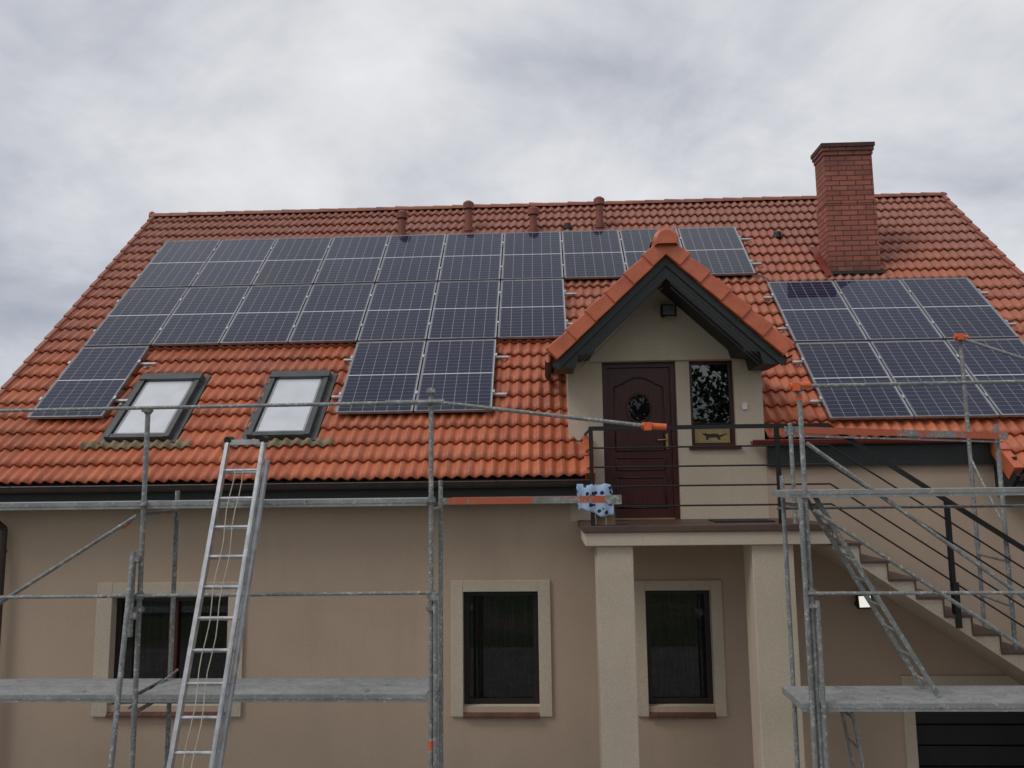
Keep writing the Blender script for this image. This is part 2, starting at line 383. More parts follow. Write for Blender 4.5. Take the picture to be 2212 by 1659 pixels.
# ------------------------------------------------------------------ tiled roofs
AMP=.045
def hx(u):
    p=(u/.15)%1; return AMP*(0.5+0.5*math.cos(2*math.pi*p))**1.1
def tile_roof(name,O,U,Sd,N,UL,SL,mask,seed=1,parent=None):
    rnd=random.Random(seed); O=Vector(O);U=Vector(U);Sd=Vector(Sd);N=Vector(N)
    n=int(round(UL/.15))*8; V=[];F=[];UV=[];K=int(round(SL/GA))
    for k in range(K):
        s0=k*GA; s1=(k+1)*GA+.03
        base=len(V)//1; jit={}
        for i in range(n+1):
            u=i*.15/8; ti=int((u+1e-6)/.30)
            if ti not in jit: jit[ti]=(rnd.uniform(-.005,.005),rnd.uniform(-.008,.008))
            jh,js=jit[ti]; h=hx(u)
            for (ds,hh) in ((s0+js+.004,h+.010+jh),(s0+js,h+.033+jh),(s0+GA*.5,h+.018),(s1,h-.004)):
                V.append(tuple(O+U*u+Sd*ds+N*(hh-.03))); 
        for i in range(n):
            u=(i+.5)*.15/8
            for r in range(3):
                p=O+U*u+Sd*(s0+GA*.4)
                if mask and not mask(p): continue
                a0=base+i*4+r; F.append((a0,a0+4,a0+5,a0+1))
                va,vb=[(0.02,.03),(.03,GA*.5),(GA*.5,GA*.98)][r]
                u0=i*.15/8;u1=(i+1)*.15/8-1e-5
                UV+=[u0,s0+va,u1,s0+va,u1,s0+vb,u0,s0+vb]
    me=bpy.data.meshes.new(name); me.from_pydata(V,[],F); me.materials.append(M['tile'])
    ul=me.uv_layers.new(name='UVMap'); ul.data.foreach_set('uv',UV)
    me.polygons.foreach_set('use_smooth',[False if (i%3)==0 else True for i in range(len(F))]); me.update()
    ob=bpy.data.objects.new(name,me); col.objects.link(ob); ob.parent=parent or house; return ob
q=math.sqrt(.5)
XL=-8.16
def mmask(p):
    if p.y<10.52 and .56<p.x<2.95: return False
    if p.y<10.36 and 2.94<p.x<5.86: return False
    if p.y>10.6 and p.y<12.5 and .42<p.x<2.85 and (p.y-5.7)<7.0-abs(p.x-1.61)-.1: return False
    return True
tile_roof('roof_tiles_front',(XL,9.92,4.22),(1,0,0),(0,q,q),(0,-q,q),16.35,7.968,mmask,3)
mb=MB()  # roof boarding under the tiles, back slope
def rp(x,y,off=0): return (x,y,y-5.7+off)
for (x0,x1,y0,y1) in ((XL+.02,.55,9.93,15.55),(.55,2.95,10.5,15.55),(2.95,5.87,10.4,15.55),(5.87,8.17,9.93,15.55)):
    mb.poly([rp(x0,y0,-.06),rp(x1,y0,-.06),rp(x1,y1,-.06),rp(x0,y1,-.06)],'black')
mb.poly([(XL,15.55,9.83),(8.18,15.55,9.83),(8.18,21.2,4.2),(XL,21.2,4.2)],'ridge')
# verge boards
for x in(XL-.01,8.19):
    mb.beam((x,9.93,4.05),(x,15.55,9.67),.03,.22,'dark'); mb.beam((x,21.2,4.05),(x,15.55,9.67),.03,.22,'dark')
mb.beam((.60,9.93,4.10),(.60,10.42,4.59),.03,.2,'dark'); mb.beam((5.84,9.93,4.08),(5.84,10.4,4.55),.04,.24,'dark')
mb.make('roof_structure',house)
mb=MB()  # verge tiles
K=24
def vtile(x0,x1,s0,s1,m='ridge',drop=.11,l0=.060,l1=.034):
    a=Vector((0,q,q)); nn=Vector((0,-q,q))
    o=Vector((0,9.92,9.92-5.7))
    def pt(x,s,h): v=o+a*s+nn*h; return (x,v.y,v.z)
    mb.hexa([pt(x0,s0,-drop),pt(x1,s0,-drop),pt(x1,s1+.02,-drop),pt(x0,s1+.02,-drop),pt(x0,s0,l0),pt(x1,s0,l0),pt(x1,s1+.02,l1),pt(x0,s1+.02,l1)],m)
for k in range(K):
    vtile(XL-.05,XL+.03,k*GA,(k+1)*GA); vtile(8.15,8.23,k*GA,(k+1)*GA)
for k in range(2): vtile(.52,.645,k*GA-.02,(k+1)*GA,'verge',.13,.085,.06)
for k in range(2): vtile(5.80,5.92,k*GA-.02,(k+1)*GA-.02,'verge',.13,.085,.06)
mb.make('verge_tiles',house,bevel=.01)
mb=MB()  # ridge caps
x=XL-.06;i=0
while x<8.2:
    w=.40; segs=9; r0=.115;r1=.098; A=[];B=[]
    dz=random.uniform(-.008,.008)
    for j in range(segs+1):
        t=math.pi*j/segs
        A.append((x,15.55-r0*math.cos(t)*1.1,9.80+dz+r0*.95*math.sin(t))); B.append((min(x+w+.03,8.26),15.55-r1*math.cos(t)*1.1,9.80+r1*.95*math.sin(t)))
    for j in range(segs): mb.poly([A[j],B[j],B[j+1],A[j+1]],'ridge',smooth=True)
    mb.poly(A,'ridge'); x+=w; i+=1
mb.tube((XL-.09,15.55,9.82),(XL-.05,15.55,9.82),.12,'ridge',16)
mb.make('ridge_tiles',house)

# gutter, fascia, soffits
mb=MB()
def gutter(x0,x1,y,z,r,m):
    n=10;prev=None
    for i in range(n+1):
        t=math.pi*i/n; p=(y-r*math.cos(t),z-r*math.sin(t))
        if prev: mb.poly([(x0,prev[0],prev[1]),(x1,prev[0],prev[1]),(x1,p[0],p[1]),(x0,p[0],p[1])],m,smooth=True)
        prev=p
    mb.tube((x0,y-r,z+.004),(x1,y-r,z+.004),.011,m,8)
    for xx in (x0,x1):
        mb.poly([(xx,y-r*math.cos(math.pi*i/n),z-r*math.sin(math.pi*i/n)) for i in range(n+1)],m)
    xx=x0+.4
    while xx<x1:
        mb.box(xx-.012,xx+.012,y-r-.012,y+r,z+.004,z+.012,m); mb.beam((xx,y-r-.006,z),(xx,y-.02,z-r-.004),.024,.006,m); xx+=.9
gutter(-8.2,.60,9.87,4.17,.075,'gutter'); gutter(5.86,8.2,9.87,4.17,.075,'gutter')
mb.make('gutter',house)
mb=MB(); gutter(2.72,5.80,10.27,4.655,.06,'redflash'); mb.make('stair_side_gutter',house)
mb=MB()
mb.box(-8.15,.535,9.96,9.99,3.93,4.20,'dark'); mb.box(-8.15,.53,9.99,WY,3.93,3.96,'dark')
mb.box(5.90,8.15,9.96,9.99,3.93,4.20,'dark'); mb.box(5.905,8.15,9.99,WY,3.93,3.96,'dark')
mb.box(5.86,5.90,9.95,WY,3.92,4.40,'dark')
mb.box(2.94,5.86,10.33,10.36,4.32,4.66,'dark'); mb.box(2.94,5.86,10.36,WY-.002,4.32,4.36,'dark')
mb.box(.535,.56,9.95,WY,3.92,4.18,'dark')
mb.make('fascia_boards',house)
# downpipe
mb=MB(); r=.045
P=[(-7.42,9.87,4.10),(-7.42,9.87,3.98),(-7.30,10.30,3.62),(-7.30,10.30,0)]
for i in range(3): mb.tube(P[i],P[i+1],r,'gutter',12)
for z in(3.3,1.6): mb.tube((-7.30,10.30,z),(-7.30,10.30,z+.04),.055,'gutter',12)
mb.make('downpipe',house)

# ------------------------------------------------------------------ dormer roof
AX,AZ=1.575,7.18; sl=math.radians(43.4); cs,sn=math.cos(sl),math.sin(sl)
def dmask(p): return p.z>p.y-5.75
SLd=2.02
for sgn,nm in((-1,'dormer_tiles_left'),(1,'dormer_tiles_right')):
    ex=AX+sgn*SLd*cs; ez=AZ-SLd*sn
    if sgn<0: tile_roof(nm,(ex,9.57,ez),(0,1,0),(cs,0,sn),(-sn,0,cs),3.3,SLd,dmask,11)
    else: tile_roof(nm,(ex,9.57,ez),(0,1,0),(-cs,0,sn),(sn,0,cs),3.3,SLd,dmask,12)
mb=MB()
for sgn in(-1,1):
    for k in range(6):
        L=SLd/6; s0=k*L-.03; s1=(k+1)*L+.015     # from eave up
        def pt(s,h,y):
            b=Vector((AX+sgn*(SLd-s)*cs,0,AZ-(SLd-s)*sn)); nn=Vector((sgn*sn,0,cs)); v=b+nn*h; return (v.x,y,v.z)
        hi0,hi1=.060,.030; lo0,lo1=-.145,-.15; y0=9.485
        c=[pt(s0,lo0,y0),pt(s1,lo1,y0+.025),pt(s1,lo1,9.66),pt(s0,lo0,9.66),pt(s0,hi0,y0),pt(s1,hi1,y0+.025),pt(s1,hi1,9.66),pt(s0,hi0,9.66)]
        if sgn>0: c=[c[1],c[0],c[3],c[2],c[5],c[4],c[7],c[6]]
        mb.hexa(c,'verge')
mb.make('dormer_verge_tiles',house,bevel=.012)
mb=MB()
yy=9.46
while yy<12.9:
    segs=12;A=[];B=[]
    for j in range(segs+1):
        t=math.radians(-25+230*j/segs)
        A.append((AX-.160*math.cos(t),yy,AZ-.03+.160*math.sin(t))); B.append((AX-.135*math.cos(t),yy+.42,AZ-.03+.135*math.sin(t)))
    for j in range(segs): mb.poly([A[j],A[j+1],B[j+1],B[j]],'verge',smooth=True)
    if yy<9.5:
        C=[(AX-.12*math.cos(math.radians(-25+230*j/segs)),yy-.03,AZ-.03+.12*math.sin(math.radians(-25+230*j/segs))) for j in range(segs+1)]
        for j in range(segs): mb.poly([A[j],A[j+1],C[j+1],C[j]],'verge',smooth=True)
        mb.poly(C,'verge')
    yy+=.38
mb.make('dormer_ridge_tiles',house)
mb=MB()
mm=math.tan(sl)
for sgn in(-1,1):
    X=lambda d:AX+sgn*d
    mb.prism([(X(0),6.99),(X(1.45),6.99-1.45*mm),(X(1.43),5.575),(X(1.16),5.575),(X(1.12),5.73),(X(.93),5.75),(X(.90),6.69-.90*mm-.01),(X(0),6.69)],9.585,9.63,'dark')
    mb.prism([(X(0),6.965),(X(1.42),6.965-1.42*mm),(X(1.42),6.965-1.42*mm-.02),(X(1.38),6.85-1.38*mm),(X(0),6.85)],9.56,9.584,'dark')
    mb.prism([(X(0),6.96),(X(1.42),6.96-1.42*mm),(X(1.41),5.595),(X(1.17),5.595),(X(1.13),5.75),(X(.94),5.77),(X(.91),6.74-.91*mm),(X(0),6.74)],9.63,10.34,'dark')
    for t in(.06,.115,.17,.225):
        mb.beam((X(.05),9.583,6.84-t-.05*mm),(X(1.10),9.583,6.84-t-1.10*mm),.008,.006,'blackp',up=(0,1,0))
    gx=X(1.50)
    n=8;prev=None
    for i in range(n+1):
        t=math.pi*i/n;p=(gx-.045*math.cos(t),5.70-.045*math.sin(t))
        if prev: mb.poly([(prev[0],9.66,prev[1]),(prev[0],11.3,prev[1]),(p[0],11.3,p[1]),(p[0],9.66,p[1])],'dark',smooth=True)
        prev=p
mb.make('dormer_bargeboards',house)

# ------------------------------------------------------------------ chimney
mb=MB()
mb.box(5.06,5.93,13.40,13.88,7.3,9.00,'brick'); mb.box(5.075,5.915,13.412,13.868,9.00,9.86,'brick')
mb.box(5.06,5.93,13.397,13.883,9.86,9.93,'brick'); mb.box(5.04,5.95,13.38,13.90,9.93,10.00,'brick'); mb.box(5.025,5.965,13.36,13.92,10.00,10.07,'brickd')
mb.box(5.05,5.94,13.392,13.89,8.965,9.005,'brick')
mb.make('chimney',house)
mb=MB()
mb.poly([(5.0,13.30,7.66),(6.0,13.30,7.66),(5.95,13.39,7.74),(5.03,13.39,7.74)],'black')
mb.poly([(4.93,13.25,7.62),(5.05,13.25,7.62),(5.05,14.0,8.36),(4.93,14.0,8.36)],'redflash')
mb.make('chimney_flashing',house)

# ------------------------------------------------------------------ roof vents
mb=MB()
for x,y,top in((-2.71,14.60,9.46),(-1.41,14.74,9.67),(-.13,14.64,9.48),(1.17,14.74,9.68)):
    zb=y-5.72
    mb.tube((x,y,zb-.1),(x,y,top-.1),.075,'pvc',16); mb.tube((x,y,zb+.04),(x,y,zb+.12),.095,'pvc',16)
    mb.tube((x,y,top-.15),(x,y,top-.03),.108,'pvc',16); mb.tube((x,y,top-.03),(x,y,top+.01),.108,'pvc',16,r2=.06)
    mb.tube((x,y,top-.165),(x,y,top-.15),.09,'blackp',16)
    mb.beam((x,y-.17,zb-.13),(x,y+.1,zb+.14),.26,.05,'pvc')
for x,y in((.54,14.80),(4.49,14.39),(-2.69,14.45),(-.12,14.50)):
    zb=y-5.7; mb.tube((x,y,zb),(x,y-.03,zb+.10),.095,'blackp',12,r2=.06)
mb.make('roof_vents',house)
mb=MB(); pr=None
for i in range(16):
    t=i/15; x=3.78+.30*t+.05*math.sin(t*7); y=13.32-.60*t; p=(x,y,y-5.7+.06+.03*math.sin(t*5))
    if pr: mb.tube(pr,p,.010,'blackp',6)
    pr=p
mb.make('solar_cable')

# ------------------------------------------------------------------ skylights
def skylight(name,x0,x1,y0,y1):
    mb=MB(); a=Vector((0,q,q)); nn=Vector((0,-q,q))
    def pt(x,y,h): v=Vector((x,y,y-5.7))+nn*h; return tuple(v)
    def sb(xa,xb,ya,yb,h0,h1,m): mb.hexa([pt(xa,ya,h0),pt(xb,ya,h0),pt(xb,yb,h0),pt(xa,yb,h0),pt(xa,ya,h1),pt(xb,ya,h1),pt(xb,yb,h1),pt(xa,yb,h1)],m)
    w=.07
    sb(x0,x0+w,y0,y1,-.05,.11,'greyal'); sb(x1-w,x1,y0,y1,-.05,.11,'greyal')
    sb(x0+w,x1-w,y0,y0+.05,-.05,.10,'greyal'); sb(x0-.01,x1+.01,y1-.08,y1+.02,-.05,.13,'greyal')
    sb(x0+w,x0+w+.02,y0+.05,y1-.08,-.02,.085,'blackp'); sb(x1-w-.02,x1-w,y0+.05,y1-.08,-.02,.085,'blackp')
    mb.poly([pt(x0+w+.02,y0+.05,.075),pt(x1-w-.02,y0+.05,.075),pt(x1-w-.02,y1-.08,.075),pt(x0+w+.02,y1-.08,.075)],'skyglass')
    ins=.12
    for (xa,xb,ya,yb) in ((x0+w+.02,x0+ins,y0+.05,y1-.08),(x1-ins,x1-w-.02,y0+.05,y1-.08),(x0+ins,x1-ins,y0+.05,y0+.08)):
        sb(xa,xb,ya,yb,.076,.079,'alus')
    sb(x0-.09,x0,y0-.03,y1+.05,-.02,.035,'greyal'); sb(x1,x1+.09,y0-.03,y1+.05,-.02,.035,'greyal')
    ob=mb.make(name,house,bevel=.006)
    mb2=MB(); n=110; xs=[x0-.30+(x1-x0+.62)*i/n for i in range(n+1)]
    for i in range(n):
        def f(x,y,e): 
            v=Vector((x,y,y-5.7))+nn*(hx(x-XL)+.012+e); return tuple(v)
        xa,xb=xs[i],xs[i+1]; g=lambda x: y0-.10+.010*math.sin(x*9)
        mb2.poly([f(xa,g(xa),0),f(xb,g(xb),0),f(xb,y0-.01,.0),f(xa,y0-.01,.0)],'flash',smooth=True)
        mb2.poly([f(xa,g(xa),-.015),f(xb,g(xb),-.015),f(xb,g(xb),0),f(xa,g(xa),0)],'flash')
    mb2.make(name+'_apron',house,merge=True)
skylight('skylight_window',-6.05,-5.14,10.47,11.45)
skylight('skylight_window_b',-4.06,-3.19,10.47,11.45)

# ------------------------------------------------------------------ solar panels
def array(name,cells,PX0,dx,rows,rails):
    par=empty(name); mb=MB(); fr=MB(); nn=Vector((0,-q,q))
    def pt(x,y,h): v=Vector((x,y,y-5.7))+nn*h; return tuple(v)
    for (c,r) in cells:
        x0=PX0+c*dx+.008; x1=PX0+(c+1)*dx-.014; y1,y0=rows[r][0]-.006,rows[r][1]+.008
        H=.106+random.uniform(-.002,.002); tl=random.uniform(-.004,.004)
        mb.poly([pt(x0+.008,y0+.006,H-.004+tl),pt(x1-.008,y0+.006,H-.004),pt(x1-.008,y1-.006,H-.004-tl),pt(x0+.008,y1-.006,H-.004)],'panel',uv=[(c+.001,r+.001),(c+.999,r+.001),(c+.999,r+.999),(c+.001,r+.999)])
        def sb(xa,xb,ya,yb): fr.hexa([pt(xa,ya,H-.036),pt(xb,ya,H-.036),pt(xb,yb,H-.036),pt(xa,yb,H-.036),pt(xa,ya,H+.003),pt(xb,ya,H+.003),pt(xb,yb,H+.003),pt(xa,yb,H+.003)],'alus')
        sb(x0,x0+.009,y0,y1); sb(x1-.009,x1,y0,y1); sb(x0+.009,x1-.009,y0,y0+.007); sb(x0+.009,x1-.009,y1-.007,y1)
        mb.poly([pt(x0+.012,y0+.01,H-.035),pt(x0+.012,y1-.01,H-.035),pt(x1-.012,y1-.01,H-.035),pt(x1-.012,y0+.01,H-.035)],'black')
        for t in(.24,.76):
            yc=y0+(y1-y0)*t
            for xx in (x0-.011,x1+.011): fr.beam(pt(xx,yc-.022,H+.006),pt(xx,yc+.022,H+.006),.034,.012,'alu',up=(0,-q,q))
    for (xa,xb,r) in rails:
        y1,y0=rows[r]
        for t in(.24,.76):
            yc=y0+(y1-y0)*t
            fr.beam(pt(xa,yc,.048),pt(xb,yc,.048),.04,.04,'alu',up=(0,-q,q))
            x=xa+.12
            while x<xb:
                fr.beam(pt(x,yc-.05,.02),pt(x,yc+.01,.02),.04,.03,'alu',up=(0,-q,q)); x+=1.1
    mb.make('panels',par); fr.make('frames_and_rails',par)
dx=1.111
rows=[(14.57,13.31),(13.29,12.03),(12.01,10.78)]
cells=[(c,0) for c in range(10)]+[(c,1) for c in range(7)]+[(0,2),(4,2),(5,2)]
array('solar_panel_array',cells,-7.37,dx,rows,[(-7.40,3.93,0),(-7.40,.60,1),(-7.40,-6.02,2),(-3.06,-.52,2)])
array('solar_panel_array.001',[(c,r) for c in range(3) for r in range(2)],3.84,1.118,[(13.11,11.85),(11.83,10.58)],[(3.70,7.35,0),(3.70,7.35,1)])

# ------------------------------------------------------------------ balcony and stairs
mb=MB()
mb.box(.46,3.27,9.10,WY-.003,3.42,3.575,'trim')
mb.box(.59,1.01,9.16,9.56,0,3.418,'trim'); mb.box(2.37,2.84,9.16,9.56,0,3.418,'trim')
mb.make('balcony_slab_and_pillars',house,bevel=.008)
mb=MB(); mb.box(.43,3.27,9.07,WY-.003,3.577,3.65,'tread'); mb.make('balcony_floor_tiles',house,bevel=.006)
st=.295; ri=.2005; NS=17
mb=MB(); tr=MB()
for i in range(NS):
    x=3.272+i*st; z=3.60-(i+1)*ri
    lo=lambda xx: max(0,3.42-.05-(xx-3.272)*ri/st)
    mb.hexa([(x,9.12,lo(x)),(x+st,9.12,lo(x+st)),(x+st,WY-.004,lo(x+st)),(x,WY-.004,lo(x)),(x,9.12,max(z,.01)),(x+st,9.12,max(z,.01)),(x+st,WY-.004,max(z,.01)),(x,WY-.004,max(z,.01))],'trim')
    tr.box(x-.0,x+st+.025,9.095,WY-.006,z+.002,z+.034,'tread')
    tr.box(x-.004+.0,x+.008,9.10,WY-.006,z+.034,z+ri,'tread')
mb.make('stair_flight',house); tr.make('stair_treads',house,bevel=.004)

# railing
mb=MB(); yR=9.16
zs=[4.78,4.55,4.325,4.10,3.87]
sr=ri/st
def railz(x,z): return z-(x-3.30)*sr if x>3.30 else z
xe=7.9
for i,z in enumerate(zs):
    r=.021 if i==0 else .0105
    if i==0:
        mb.box(.53,3.31,yR-.028,yR+.028,z-.024,z+.024,'rail'); mb.beam((3.30,yR,z),(xe,yR,railz(xe,z)),.055,.048,'rail')
    else:
        mb.tube((.55,yR,z),(3.30,yR,z),r,'rail',8); mb.tube((3.30,yR,z),(xe,yR,railz(xe,z)),r,'rail',8)
    mb.tube((.555,yR,z),(.555,WY,z),r if i else .018,'rail',8)
for x in(.555,2.72,4.60,6.2,7.85):
    zt=railz(x,4.78); zb=railz(x,3.60)-.18 if x>3.3 else 3.60
    mb.box(x-.024,x+.024,yR-.024,yR+.024,zb,zt,'rail')
    if x>3.3: mb.box(x-.03,x+.03,yR-.07,yR-.01,zb-.05,zb+.45,'rail')
mb.make('balcony_railing',house)

# lamps, box
mb=MB()
def flood(x,y,z,lit):
    mb.tube((x-.06,y,z-.05),(x-.06,y-.08,z-.05),.035,'blackp',12)
    c=[(x-.11,y-.16,z-.09),(x+.10,y-.12,z-.09),(x+.10,y-.06,z-.075),(x-.11,y-.10,z-.075)]
    c+= [(x-.10,y-.11,z+.08),(x+.11,y-.07,z+.08),(x+.11,y-.02,z+.07),(x-.10,y-.06,z+.07)]
    mb.hexa(c,'blackp')
    f=[Vector(c[i]) for i in(0,1,5,4)]; cc=sum(f,Vector())/4; n=(f[1]-f[0]).cross(f[3]-f[0]).normalized()
    mb.poly([cc+(p-cc)*.78+n*.004 for p in f],'led' if lit else 'alu')
flood(1.70,WY-.06,6.42,False); mb.make('wall_floodlight')
mb=MB(); flood(4.05,WY,2.60,True); mb.make('lit_wall_floodlight')
mb=MB(); mb.box(2.65,2.72,WY-.025,WY,5.08,5.17,'white'); mb.make('light_switch',house,bevel=.008)
# fleece draped over rail
mb=MB(); n=26
def fz(i,j):
    u=i/n;v=j/n; x=.385+.40*u+.012*math.sin(v*9); s_=v*.62
    z=4.135-abs(s_-.28)*(1-.12*math.sin(u*5+1)); y=9.155-.035*math.tanh((s_-.28)*25)-.012*math.sin(u*15+v*4)
    return (x,y,z+.008*math.sin(u*17))
for i in range(n):
    for j in range(n): mb.poly([fz(i,j),fz(i,j+1),fz(i+1,j+1),fz(i+1,j)],'fleece',smooth=True)
ob=mb.make('fleece_blanket',merge=True); so=ob.modifiers.new('s','SOLIDIFY'); so.thickness=.015
mb=MB(); mb.box(.60,.82,9.22,9.42,3.652,3.82,'cardboard'); mb.box(.70,.722,9.215,9.425,3.654,3.824,'rope'); mb.make('cardboard_box',bevel=.004)
mb=MB(); mb.box(2.05,2.75,9.5,9.95,3.651,3.668,'mat'); mb.make('door_mat',bevel=.004)

# ------------------------------------------------------------------ scaffolding
sc=empty('scaffolding')
mb=MB(); Y0,Y1=7.80,8.52; R=.0245
def coup(x,y,z,m='galv'):
    mb.tube((x,y,z-.035),(x,y,z+.035),.036,m,10); mb.box(x-.045,x+.045,y-.05,y+.02,z-.018,z+.018,m)
frames=[(-7.0,4.98,4.12),(-4.08,4.98,4.12),(-1.14,5.13,4.20),(2.56,5.10,4.20),(5.55,5.10,4.20)]
for x,t0,t1 in frames:
    mb.tube((x,Y0,.06),(x,Y0,t0),R,'galv',12); mb.tube((x,Y1,.06),(x,Y1,t1),R,'galv',12)
    for y in(Y0,Y1): mb.box(x-.07,x+.07,y-.07,y+.07,0,.012,'galv'); mb.tube((x,y,1.92),(x,y,2.0),.031,'galv',12)
    for z in(1.96,3.90): mb.tube((x,Y0,z),(x,Y1,z),.02,'galv',10)
    for z in(4.0,2.95,3.08): coup(x,Y0,z)
    coup(x,Y0,t0-.03)
mb.tube((-9.5,Y0-.04,4.955),(-1.14,Y0-.04,4.985),.019,'galv',10)
mb.tube((-1.6,Y0-.04,4.985),(-1.0,Y0-.04,4.985),.026,'galv',10)
mb.tube((-1.10,Y0-.045,4.985),(1.10,Y0-.045,4.70),.020,'galv',10)
mb.tube((-9.5,Y0-.04,3.07),(-1.14,Y0-.04,3.10),.018,'galv',10)
mb.tube((2.5,Y0-.04,5.085),(8.5,Y0-.04,5.10),.019,'galv',10)
mb.tube((2.5,Y0-.04,3.07),(8.5,Y0-.04,3.05),.018,'galv',10)
mb.tube((2.5,Y1+.03,3.85),(8.5,Y1+.03,3.85),.016,'galv',10)
mb.tube((-6.9,Y0+.05,2.18),(-4.13,Y0-.03,3.88),.020,'galv',10)
mb.tube((2.62,Y0-.05,3.86),(5.55,Y0-.05,1.83),.020,'galv',10); mb.tube((2.62,Y0+.05,4.52),(5.55,Y0+.05,2.28),.020,'galv',10)
mb.tube((-4.13,7.73,3.52),(-3.82,6.75,0),R,'galv',12); mb.tube((-4.13,7.73,3.52),(-4.13,7.73,2.7),.03,'galv',12)
coup(-4.10,7.75,3.45); coup(-4.10,7.75,2.9)
mb.tube((-1.09,7.76,3.1),(-1.09,7.78,0),R,'galv',12); coup(-1.1,7.77,3.05)
mb.tube((2.50,7.76,3.95),(2.50,7.78,0),R,'galv',12); mb.tube((2.61,7.78,3.0),(2.61,7.78,0),R,'galv',12)
mb.tube((-4.0,Y1,2.2),(-4.14,Y0,2.0),.012,'galv',8)
for (x,y,z0,z1) in((5.40,10.08,2.3,6.0),(5.26,9.22,2.2,4.76),(2.83,9.0,3.66,4.80)):
    mb.tube((x,y,z0),(x,y,z1),R,'galv',12); mb.tube((x,y,z0+1.0),(x,y,z0+1.07),.033,'galv',12)
mb.tube((5.38,10.02,5.92),(7.2,9.6,5.1),.020,'galv',10)
mb.tube((5.26,9.22,3.2),(5.40,10.08,3.2),.018,'galv',8); mb.tube((5.26,9.22,2.7),(5.40,10.08,2.7),.018,'galv',8)
mb.tube((5.26,9.20,3.55),(5.40,10.08,4.4),.014,'galv',8)
mb.make('tubes',sc)
mb=MB()
def deck(x0,x1,z,m='deck'):
    for a,b in((Y0+.03,Y0+.335),(Y0+.345,Y0+.65)):
        mb.box(x0,x1,a,b,z-.012,z,m); mb.box(x0,x1,a,a+.012,z-.07,z-.012,'edge'); mb.box(x0,x1,b-.012,b,z-.07,z-.012,'edge')
        mb.box(x0,x0+.05,a+.012,b-.012,z-.07,z-.012,'edge')
    mb.box(x0-.01,x1+.01,Y0-.005,Y0+.026,z-.068,z+.004,'edge')
    mb.box(x0-.01,x1+.01,Y0-.009,Y0-.0045,z-.040,z-.030,'galv')
for a,b in((-9.9,-7.03),(-6.97,-4.12),(-4.04,-1.19)): deck(a,b,2.125); deck(a,b,4.015)
for a,b in((2.42,5.50),(5.60,8.6)): deck(a,b,2.035); deck(a,b,4.05)
mb.make('decks',sc,bevel=.003)
mb=MB()
mb.box(-1.02,.66,Y0-.01,Y0+.03,3.955,4.02,'galvr'); mb.box(-1.02,.62,Y1-.02,Y1+.02,3.95,4.01,'galvr')
mb.beam((2.78,9.05,4.73),(5.34,9.16,4.62),.035,.075,'galvr'); mb.beam((2.78,9.05,4.66),(5.30,9.17,4.555),.02,.02,'galv')
mb.box(.60,.76,Y0-.02,Y0+.04,3.94,4.03,'galv')
mb.make('ledgers',sc)
mb=MB()
for p,d in(((.98,Y0-.045,4.715),(.24,0,-.02)),((2.46,Y0-.03,5.085),(.20,0,.01)),((5.30,10.02,5.95),(.16,0,-.02))):
    mb.tube(p,(p[0]+d[0],p[1]+d[1],p[2]+d[2]),.034,'orange',10); mb.box(p[0]+.02,p[0]+.09,p[1]-.045,p[1]+.04,p[2]-.05,p[2]+.03,'orange')
mb.tube((2.56,Y0,4.94),(2.56,Y0,5.0),.028,'orange',10); mb.tube((-1.14,Y0,2.9),(-1.14,Y0,2.98),.027,'orange',10)
mb.tube((-1.14,Y0,1.62),(-1.14,Y0,1.70),.027,'orange',10); mb.tube((-4.3,Y0+.0,3.765),(-4.22,Y0-.0,3.815),.024,'orange',10)
mb.make('orange_couplers',sc)

# access ladders within the scaffold
mb=MB()
def acc(p,q_,n):
    for y in(8.02,8.33): mb.beam((p[0],y,p[1]),(q_[0],y,q_[1]),.022,.045,'galv')
    for i in range(n):
        t=(i+.5)/n; x=p[0]+(q_[0]-p[0])*t; z=p[1]+(q_[1]-p[1])*t; mb.tube((x,8.02,z),(x,8.33,z),.014,'galv',8)
acc((2.72,4.0),(3.80,2.05),8); acc((2.95,1.98),(3.25,0),7)
mb.make('scaffold_access_ladder')

# aluminium extension ladder
mb=MB()
def LP(x,z,off=0):
    y=7.70-(4.62-z)*.27-off; return (x,y,z)
def lx(side,z,w): c=-2.972-(4.62-z)*.034; return c+side*w
def sect(z0,z1,w,off,rung0):
    for s_ in(-1,1):
        a=LP(lx(s_,z0,w),z0,off); b=LP(lx(s_,z1,w),z1,off)
        mb.beam(a,b,.026,.062,'alu',up=(0,-1,.27)); 
        for e in(-.024,.024): 
            mb.beam((a[0]+s_*.006,a[1]+e,a[2]),(b[0]+s_*.006,b[1]+e,b[2]),.032,.008,'alu',up=(0,-1,.27))
    z=rung0
    while z<z1-.05:
        mb.tube(LP(lx(-1,z,w),z,off),LP(lx(1,z,w),z,off),.0155,'alu',10); z+=.27
sect(0.0,4.42,.215,0,.25); sect(1.45,4.62,.178,.075,1.62)
mb.beam(LP(lx(-1,4.60,.20),4.60,.075),LP(lx(1,4.60,.20),4.60,.075),.05,.05,'alu')
for s_ in(-1,1): 
    p=LP(lx(s_,4.62,.178),4.62,.075); mb.tube((p[0],p[1]-.04,p[2]),(p[0],p[1]+.06,p[2]+.01),.035,'blackp',12)
    p=LP(lx(s_,0,.215),0,0); mb.box(p[0]-.03,p[0]+.03,p[1]-.04,p[1]+.04,0,.05,'blackp')
for k,xo in((0,.03),(1,-.05)):
    prev=None
    for i in range(30):
        z=4.35-i*.14; p=LP(lx(0,z,0)+xo+.012*math.sin(i*1.3+k),z,.12); 
        if prev: mb.tube(prev,p,.0045,'rope',6,cap=False)
        prev=p
mb.make('aluminium_extension_ladder')

